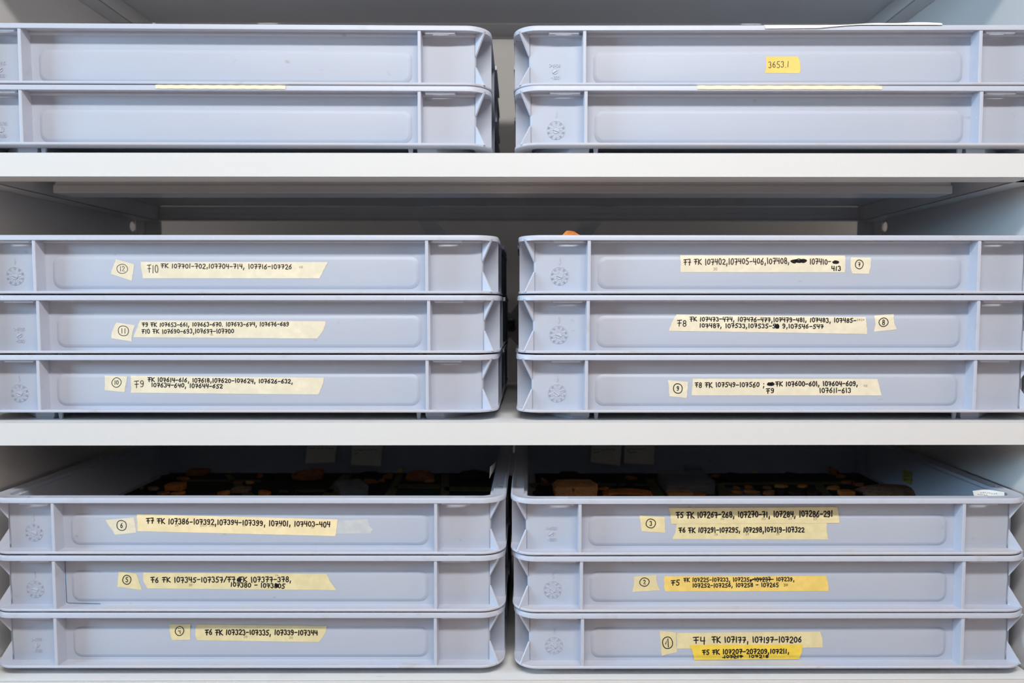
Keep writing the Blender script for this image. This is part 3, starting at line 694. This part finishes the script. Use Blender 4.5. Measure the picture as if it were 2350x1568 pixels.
# ------------------------------------------------------------------ things in the open crates
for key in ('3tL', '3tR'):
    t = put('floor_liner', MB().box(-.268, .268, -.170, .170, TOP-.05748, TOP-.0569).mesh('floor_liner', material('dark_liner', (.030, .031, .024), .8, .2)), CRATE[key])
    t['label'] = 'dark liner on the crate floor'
FLOORZ = S3+.0003+2*P_+TOP-.0569
def rot_pts(n, w_, d_, rnd, jag=.18):
    return [(w_/2*math.cos(i*2*PI/n)*rnd.uniform(1-jag, 1+jag*.5), d_/2*math.sin(i*2*PI/n)*rnd.uniform(1-jag, 1+jag*.5)) for i in range(n)]
def sherd(cxp, basey, wpx, hpx, mat, label, kind='slab', seed=None, z=0.0, group=None, name='pottery_sherd'):
    """one fragment; basey is the picture height of its near foot on the crate floor"""
    rnd = random.Random(seed if seed is not None else hash_(label))
    p = at_z(cxp, basey, FLOORZ+z+.0003)
    sc = (p-ORI).length*math.cos(.0)/F_PX
    W, H = wpx*sc, hpx*sc
    slope = (EYE-ORI.z+(-FLOORZ))/max(.1, p.y+DIST)
    d = min(W*.75, H*.55/max(slope, .1)); t = max(.003, H-d*slope*.9)
    n = 9; a = rot_pts(n, W, d, rnd)
    if kind == 'slab':
        tilt = rnd.uniform(-.25, .25)*t/ W if W else 0
        ls = [[(x*.93, y*.93, 0) for x, y in a], [(x, y, t*.25) for x, y in a],
              [(x*.98, y*.98, t*.8+x*tilt*3+rnd.uniform(-.06, .06)*t) for x, y in a], [(x*.86, y*.86, t+x*tilt*3+rnd.uniform(-.05, .05)*t) for x, y in a]]
    elif kind == 'brick':
        a = [(-.5, -.5), (-.2, -.53), (.2, -.5), (.5, -.48), (.54, 0), (.42, .48), (0, .52), (-.42, .5), (-.53, .1)]; a = [(x*W*.95, y*d) for x, y in a]
        ls = [[(x*.96, y, 0) for x, y in a], [(x*.99, y, t*.45+rnd.uniform(-.02, .02)*t) for x, y in a], [(x*1.02, y*1.03, t*.86) for x, y in a], [(x*.94, y*.93, t) for x, y in a]]
    elif kind == 'arch':       # a curved body sherd lying like a bridge
        nn = 14; ls = []
        for k in range(nn+1):
            an = PI*k/nn; X = -W/2*math.cos(an); Z = t*math.sin(an)**.8; th = max(.0035, t*.25)
            j = rnd.uniform(.85, 1.1)
            ls.append([(X, -d/2*j, max(0, Z-th)), (X, d/2*j, max(0, Z-th)*.95), (X*.99, d/2*j, Z*.95+.0002), (X*.99, -d/2*j, Z+.0002)])
        mb = MB().loops(ls, cap0=True, cap1=True)
    elif kind == 'mound':
        ls = []
        for k, f_ in enumerate((1, 1.0, .86, .62, .34)):
            ls.append([(x*f_+W*.02*rnd.uniform(-1, 1), y*f_, t*(0, .3, .66, .9, 1)[k]*rnd.uniform(.93, 1.04) if k else 0) for x, y in a])
    elif kind == 'fish':       # broad tapered piece
        a = [(-.5, 0), (-.42, -.30), (-.15, -.48), (.2, -.45), (.5, -.30), (.5, .2), (.35, .42), (0, .45), (-.35, .25)]; a = [(x*W, y*d) for x, y in a]
        ls = [[(x*.95, y*.9, t*.12*(abs(x)/W)) for x, y in a], [(x, y, t*(.30+.25*(x/W+.5))) for x, y in a], [(x*.95, y*.85, t*(.55+.42*(x/W+.5))) for x, y in a], [(x*.7, y*.5, t*(.72+.28*(x/W+.5))) for x, y in a]]
    if kind != 'arch':
        mb = MB().loops(ls, cap0=True, cap1=True)
    me = mb.mesh(name, mat, bevel=min(.0012, t*.12))
    o = put(name, me, None, (p.x, p.y+d*.45, p.z), (0, 0, rnd.uniform(-.06, .06)))
    tag(o, label, 'sherd' if name == 'pottery_sherd' else 'brick', group)
    return o
GL, GRR = 'sherds in the crate taped 6', 'sherds in the crate taped 3'
Lc = ' in crate taped 6'; Rc = ' in crate taped 3'
SH = [
 # left crate
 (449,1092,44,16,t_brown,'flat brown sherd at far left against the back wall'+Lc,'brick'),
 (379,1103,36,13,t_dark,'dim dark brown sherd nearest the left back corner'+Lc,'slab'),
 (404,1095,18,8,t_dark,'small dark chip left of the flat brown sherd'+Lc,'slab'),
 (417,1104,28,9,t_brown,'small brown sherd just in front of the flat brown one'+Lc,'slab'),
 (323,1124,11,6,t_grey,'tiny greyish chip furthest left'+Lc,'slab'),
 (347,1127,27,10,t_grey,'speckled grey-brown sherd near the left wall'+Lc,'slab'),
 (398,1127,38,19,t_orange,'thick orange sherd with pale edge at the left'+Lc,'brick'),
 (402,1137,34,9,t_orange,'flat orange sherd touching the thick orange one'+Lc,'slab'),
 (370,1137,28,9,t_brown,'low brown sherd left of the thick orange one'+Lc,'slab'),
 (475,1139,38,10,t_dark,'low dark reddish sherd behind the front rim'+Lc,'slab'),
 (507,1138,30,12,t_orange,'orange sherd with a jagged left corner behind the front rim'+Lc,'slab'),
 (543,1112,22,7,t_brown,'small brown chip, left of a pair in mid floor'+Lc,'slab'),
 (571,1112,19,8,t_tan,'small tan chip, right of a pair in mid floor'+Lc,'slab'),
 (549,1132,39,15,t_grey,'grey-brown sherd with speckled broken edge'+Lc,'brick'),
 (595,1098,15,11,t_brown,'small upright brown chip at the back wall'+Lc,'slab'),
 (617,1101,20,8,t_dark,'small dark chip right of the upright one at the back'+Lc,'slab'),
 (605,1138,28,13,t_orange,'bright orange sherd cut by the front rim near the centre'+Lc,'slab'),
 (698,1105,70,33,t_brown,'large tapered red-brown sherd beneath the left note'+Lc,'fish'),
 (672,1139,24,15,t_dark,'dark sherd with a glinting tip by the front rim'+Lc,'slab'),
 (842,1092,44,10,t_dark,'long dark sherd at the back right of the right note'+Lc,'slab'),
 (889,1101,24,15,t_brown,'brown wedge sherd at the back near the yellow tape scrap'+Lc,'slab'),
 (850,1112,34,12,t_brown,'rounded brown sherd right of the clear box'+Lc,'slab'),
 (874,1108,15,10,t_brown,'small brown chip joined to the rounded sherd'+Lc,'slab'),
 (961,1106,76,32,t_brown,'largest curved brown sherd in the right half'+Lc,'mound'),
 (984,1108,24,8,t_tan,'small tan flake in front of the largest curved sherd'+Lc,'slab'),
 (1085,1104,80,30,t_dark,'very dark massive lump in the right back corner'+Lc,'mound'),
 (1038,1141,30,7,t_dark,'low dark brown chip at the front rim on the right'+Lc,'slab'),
 # right crate
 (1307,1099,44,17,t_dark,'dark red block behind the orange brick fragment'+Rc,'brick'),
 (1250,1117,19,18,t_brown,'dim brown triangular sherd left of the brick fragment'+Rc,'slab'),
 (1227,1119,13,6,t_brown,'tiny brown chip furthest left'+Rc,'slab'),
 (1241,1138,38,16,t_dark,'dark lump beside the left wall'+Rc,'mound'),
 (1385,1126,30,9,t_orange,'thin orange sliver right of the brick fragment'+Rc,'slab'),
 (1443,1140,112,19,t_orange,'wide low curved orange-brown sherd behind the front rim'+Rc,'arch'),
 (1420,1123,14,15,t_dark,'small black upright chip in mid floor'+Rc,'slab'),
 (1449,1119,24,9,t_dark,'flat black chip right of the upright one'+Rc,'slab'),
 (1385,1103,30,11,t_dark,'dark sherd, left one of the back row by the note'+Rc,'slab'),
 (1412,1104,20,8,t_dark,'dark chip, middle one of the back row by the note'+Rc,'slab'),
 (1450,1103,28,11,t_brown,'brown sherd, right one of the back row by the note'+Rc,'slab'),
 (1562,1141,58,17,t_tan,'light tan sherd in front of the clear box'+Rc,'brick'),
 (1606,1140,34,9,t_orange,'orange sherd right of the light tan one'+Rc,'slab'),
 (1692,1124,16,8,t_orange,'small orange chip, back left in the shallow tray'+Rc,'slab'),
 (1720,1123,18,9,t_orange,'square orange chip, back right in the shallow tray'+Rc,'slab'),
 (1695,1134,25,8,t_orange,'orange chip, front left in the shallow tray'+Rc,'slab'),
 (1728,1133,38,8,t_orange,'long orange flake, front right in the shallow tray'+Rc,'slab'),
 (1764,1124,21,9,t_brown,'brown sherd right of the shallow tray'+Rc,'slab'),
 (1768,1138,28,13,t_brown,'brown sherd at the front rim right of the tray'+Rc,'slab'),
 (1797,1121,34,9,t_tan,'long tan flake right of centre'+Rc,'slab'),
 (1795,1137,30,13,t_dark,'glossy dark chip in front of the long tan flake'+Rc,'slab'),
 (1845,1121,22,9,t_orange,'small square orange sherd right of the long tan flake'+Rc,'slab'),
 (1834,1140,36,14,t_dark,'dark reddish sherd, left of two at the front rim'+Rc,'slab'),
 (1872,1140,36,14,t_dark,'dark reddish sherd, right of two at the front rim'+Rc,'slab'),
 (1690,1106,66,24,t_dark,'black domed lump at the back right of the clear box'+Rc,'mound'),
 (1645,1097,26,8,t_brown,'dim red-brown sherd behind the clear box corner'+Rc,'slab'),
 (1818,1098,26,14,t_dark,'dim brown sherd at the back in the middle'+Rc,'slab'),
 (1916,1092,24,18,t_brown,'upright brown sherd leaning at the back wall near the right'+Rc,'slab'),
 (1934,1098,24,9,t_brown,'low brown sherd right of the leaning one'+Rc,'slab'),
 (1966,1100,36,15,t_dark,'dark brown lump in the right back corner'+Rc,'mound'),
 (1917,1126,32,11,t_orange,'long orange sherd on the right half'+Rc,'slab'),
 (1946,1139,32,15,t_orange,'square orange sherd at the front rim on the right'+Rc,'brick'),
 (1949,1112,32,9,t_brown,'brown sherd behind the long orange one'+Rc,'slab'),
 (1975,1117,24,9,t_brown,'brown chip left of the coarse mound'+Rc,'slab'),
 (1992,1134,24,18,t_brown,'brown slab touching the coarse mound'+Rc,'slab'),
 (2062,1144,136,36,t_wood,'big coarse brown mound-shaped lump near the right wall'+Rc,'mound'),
]
for (x, y, w_, h_, m_, lb, kd) in SH:
    sherd(x, y, w_, h_, m_, lb, kd, group=GL if Lc in lb else GRR)
sherd(1321,1145,101,46,t_tan,'orange-tan brick fragment with flat pitted top'+Rc,'brick',name='brick_fragment')
# tip of a sherd showing above the rim of the crate taped 7
o = CRATE['2tR']; zf = S2+.0003+2*P_+TOP-.0575
p = at_y(1312, 540, .055)
mb = MB(); hgt = (p.z-EYE)-zf+.0050
rnd = random.Random(3)
a = [(-.030,-.006),(-.012,-.010),(.014,-.009),(.032,-.004),(.03,.006),(0,.010),(-.028,.007)]
mb.loops([[(x, y, 0) for x, y in a], [(x*.9, y, hgt*.5) for x, y in a], [(x*.50, y*.9, hgt*.86) for x, y in a], [(x*.16-.002, y*.6, hgt*(.985+.012*(x < 0))) for x, y in a]], cap0=True, cap1=True)
tag(put('pottery_sherd', mb.mesh('pottery_sherd', t_orange, .001), None, (p.x, p.y, zf+EYE+.0003)), 'orange sherd whose tip shows above the rim of the crate taped 7', 'sherd')

# clear plastic boxes
def clear_box(x0, x1, ybase, ht_px, depth, name, label, z=0, rz=0, writing=False, y_extra=0, lid=True):
    p0, p1 = at_z(x0, ybase, FLOORZ+z+.0003), at_z(x1, ybase, FLOORZ+z+.0003)
    W = (p1-p0).length; cx_ = (p0+p1)/2; H = ht_px*(cx_.y+DIST)/F_PX
    root = thing(name, (cx_.x, cx_.y+depth/2+y_extra, cx_.z), label, 'box', rz=rz)
    t = .0010; w2, d2 = W/2, depth/2
    bmesh_ = MB().loops([rr(w2, d2, .002, 0, 3), rr(w2, d2, .002, H*.72, 3), rr(w2-t, d2-t, .0015, H*.72, 3), rr(w2-t, d2-t, .0015, t, 3)], cap0=True, cap1=True)
    put('box_base', bmesh_.mesh('box_base', clear), root)
    if lid:
        l = MB().loops([rr(w2-t, d2-t, .0015, H*.70, 3), rr(w2+t*.6, d2+t*.6, .002, H*.70, 3), rr(w2+t*.6, d2+t*.6, .002, H-.0006, 3), rr(w2, d2, .002, H, 3)], cap1=True)
        lo = put('lid', l.mesh('lid', clear, 0), root)
        if writing:
            m_ = MB()
            for pl in write('10725  71', -W*.16, 0, W*.20, 0, .006, .05): ribbon(m_, [(x, -y) for x, y in pl], .0009, lambda a_, b_: (a_, b_, H+.0002))
            put('handwriting', m_.mesh('handwriting', ink), lo)
    return root, H
clear_box(766, 826, 1142, 23, .052, 'clear_plastic_box', 'small tilted clear plastic box at the front rim of the open crate taped 6', rz=.5, y_extra=.0)
cb, H1 = clear_box(1530, 1642, 1136, 30, .080, 'clear_plastic_box', 'large clear plastic box with handwriting on its lid in the open crate taped 3', writing=True)
clear_box(1575, 1612, 1091, 18, .022, 'clear_plastic_box', 'small clear plastic box standing behind the large one in the open crate taped 3')
clear_box(1680, 1748, 1141, 6, .045, 'clear_plastic_tray', 'shallow clear plastic tray of orange chips in the open crate taped 3', lid=False)
for (x, y, w_, h_, m_, lb) in ((1562, 1129, 30, 8, t_dark, 'dark sherd inside the large clear plastic box, left one'), (1606, 1129, 34, 10, t_grey, 'grey-brown sherd inside the large clear plastic box, right one')):
    s_ = sherd(x, y, w_, h_, m_, lb, 'slab', z=.0013)

# scraps of yellow tape and label strips on the crate floors
def floor_strip(pts, mat, label, name='tape_scrap', key='3tL', marks=None):
    ps = [at_z(x, y, FLOORZ+.0006) for x, y in pts]
    mb = MB().add([(p.x, p.y, p.z) for p in ps]+[(p.x, p.y, p.z+.0002) for p in ps], [(3,2,1,0),(4,5,6,7),(0,1,5,4),(1,2,6,5),(2,3,7,6),(3,0,4,7)])
    me = mb.mesh(name, mat); me.transform(CRATE[key].matrix_world.inverted())
    t = put(name, me, CRATE[key]); t['label'] = label
    if marks:
        x0, x1, y0, y1, txt = marks; m_ = MB()
        for pl in write(txt, x0, y0, x1, y1, 3.4, .05): ribbon(m_, pl, 1.2, lambda px, py: tuple(at_z(px, py, FLOORZ+.0010)))
        me = m_.mesh('handwriting', ink); me.transform(CRATE[key].matrix_world.inverted())
        put('handwriting', me, t)
dim = tapem('shaded_ochre_tape', (.16, .13, .055))  # masking tape with the crate's inner shade put into its colour
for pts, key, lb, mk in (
  (((735,1141),(775,1141),(808,1089),(787,1089)), '3tL', 'shade-toned ochre tape strip across the floor, under the clear box', None),
  (((560,1141),(590,1141),(528,1089),(515,1089)), '3tL', 'shade-toned ochre tape strip across the floor, left of centre', None),
  (((420,1106),(600,1107),(600,1102),(420,1101)), '3tL', 'shade-toned ochre tape strip along the floor at the left', None),
  (((640,1131),(765,1130),(765,1124),(640,1125)), '3tL', 'shade-toned ochre tape strip along the floor, front centre', None),
  (((905,1121),(1010,1122),(1010,1113),(905,1112)), '3tL', 'shade-toned ochre tape strip with handwriting, right of centre', (920,984,1117,1117,'FK 107402')),
  (((1020,1127),(1128,1128),(1126,1119),(1020,1118)), '3tL', 'shade-toned ochre tape strip with handwriting, at the right', (1045,1116,1123,1123,'FK 107404')),
  (((880,1141),(905,1141),(925,1089),(912,1089)), '3tL', 'shade-toned ochre tape strip across the floor, right of the clear box', None),
  (((1010,1141),(1032,1141),(1030,1089),(1014,1089)), '3tL', 'shade-toned ochre tape strip across the floor, at the right', None),
  (((1498,1141),(1528,1141),(1500,1100),(1482,1100)), '3tR', 'shade-toned ochre tape strip across the floor, left of the clear box', None),
  (((1650,1141),(1678,1141),(1660,1110),(1645,1110)), '3tR', 'shade-toned ochre tape strip across the floor, right of the clear box', None),
  (((1880,1141),(1912,1141),(1885,1108),(1868,1108)), '3tR', 'shade-toned ochre tape strip across the floor, at the right', None),
  (((1655,1114),(1960,1112),(1960,1106),(1655,1108)), '3tR', 'shade-toned ochre tape strip along the floor, right of centre', None),
  (((1215,1114),(1500,1116),(1500,1111),(1215,1109)), '3tR', 'shade-toned ochre tape strip along the floor, at the left', None)):
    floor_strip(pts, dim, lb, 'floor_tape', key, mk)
def wall_scrap(key, x0, x1, y0, y1, lb):
    o = CRATE[key]; inv = o.matrix_world.inverted(); a = inv @ ORI
    def f(px, py, ly=.1780):
        d = inv.to_3x3() @ ray(px, py); t = (ly-a.y)/d.y; return tuple(a+d*t)
    q = [(x0, y1), (x1, y1-1), (x1-1, y0), (x0+(x1-x0)*.4, y0+2)]
    mb = MB().add([f(*p) for p in q]+[f(*p, .1783) for p in q], [(3,2,1,0),(4,5,6,7),(0,1,5,4),(1,2,6,5),(2,3,7,6),(3,0,4,7)])
    t = put('tape_scrap', mb.mesh('tape_scrap', yellow), o); t['label'] = lb
wall_scrap('3tL', 516, 532, 1080, 1087, 'yellow tape scrap curling up the back wall, left')
wall_scrap('3tL', 787, 806, 1082, 1088, 'yellow tape scrap curling up the back wall, centre')
wall_scrap('3tL', 909, 925, 1074, 1088, 'yellow tape scrap curling up the back wall, right')
wall_scrap('3tR', 1352, 1362, 1084, 1089, 'yellow tape scrap on the back wall, left')
wall_scrap('3tR', 1722, 1738, 1081, 1088, 'yellow tape scrap on the back wall, right')
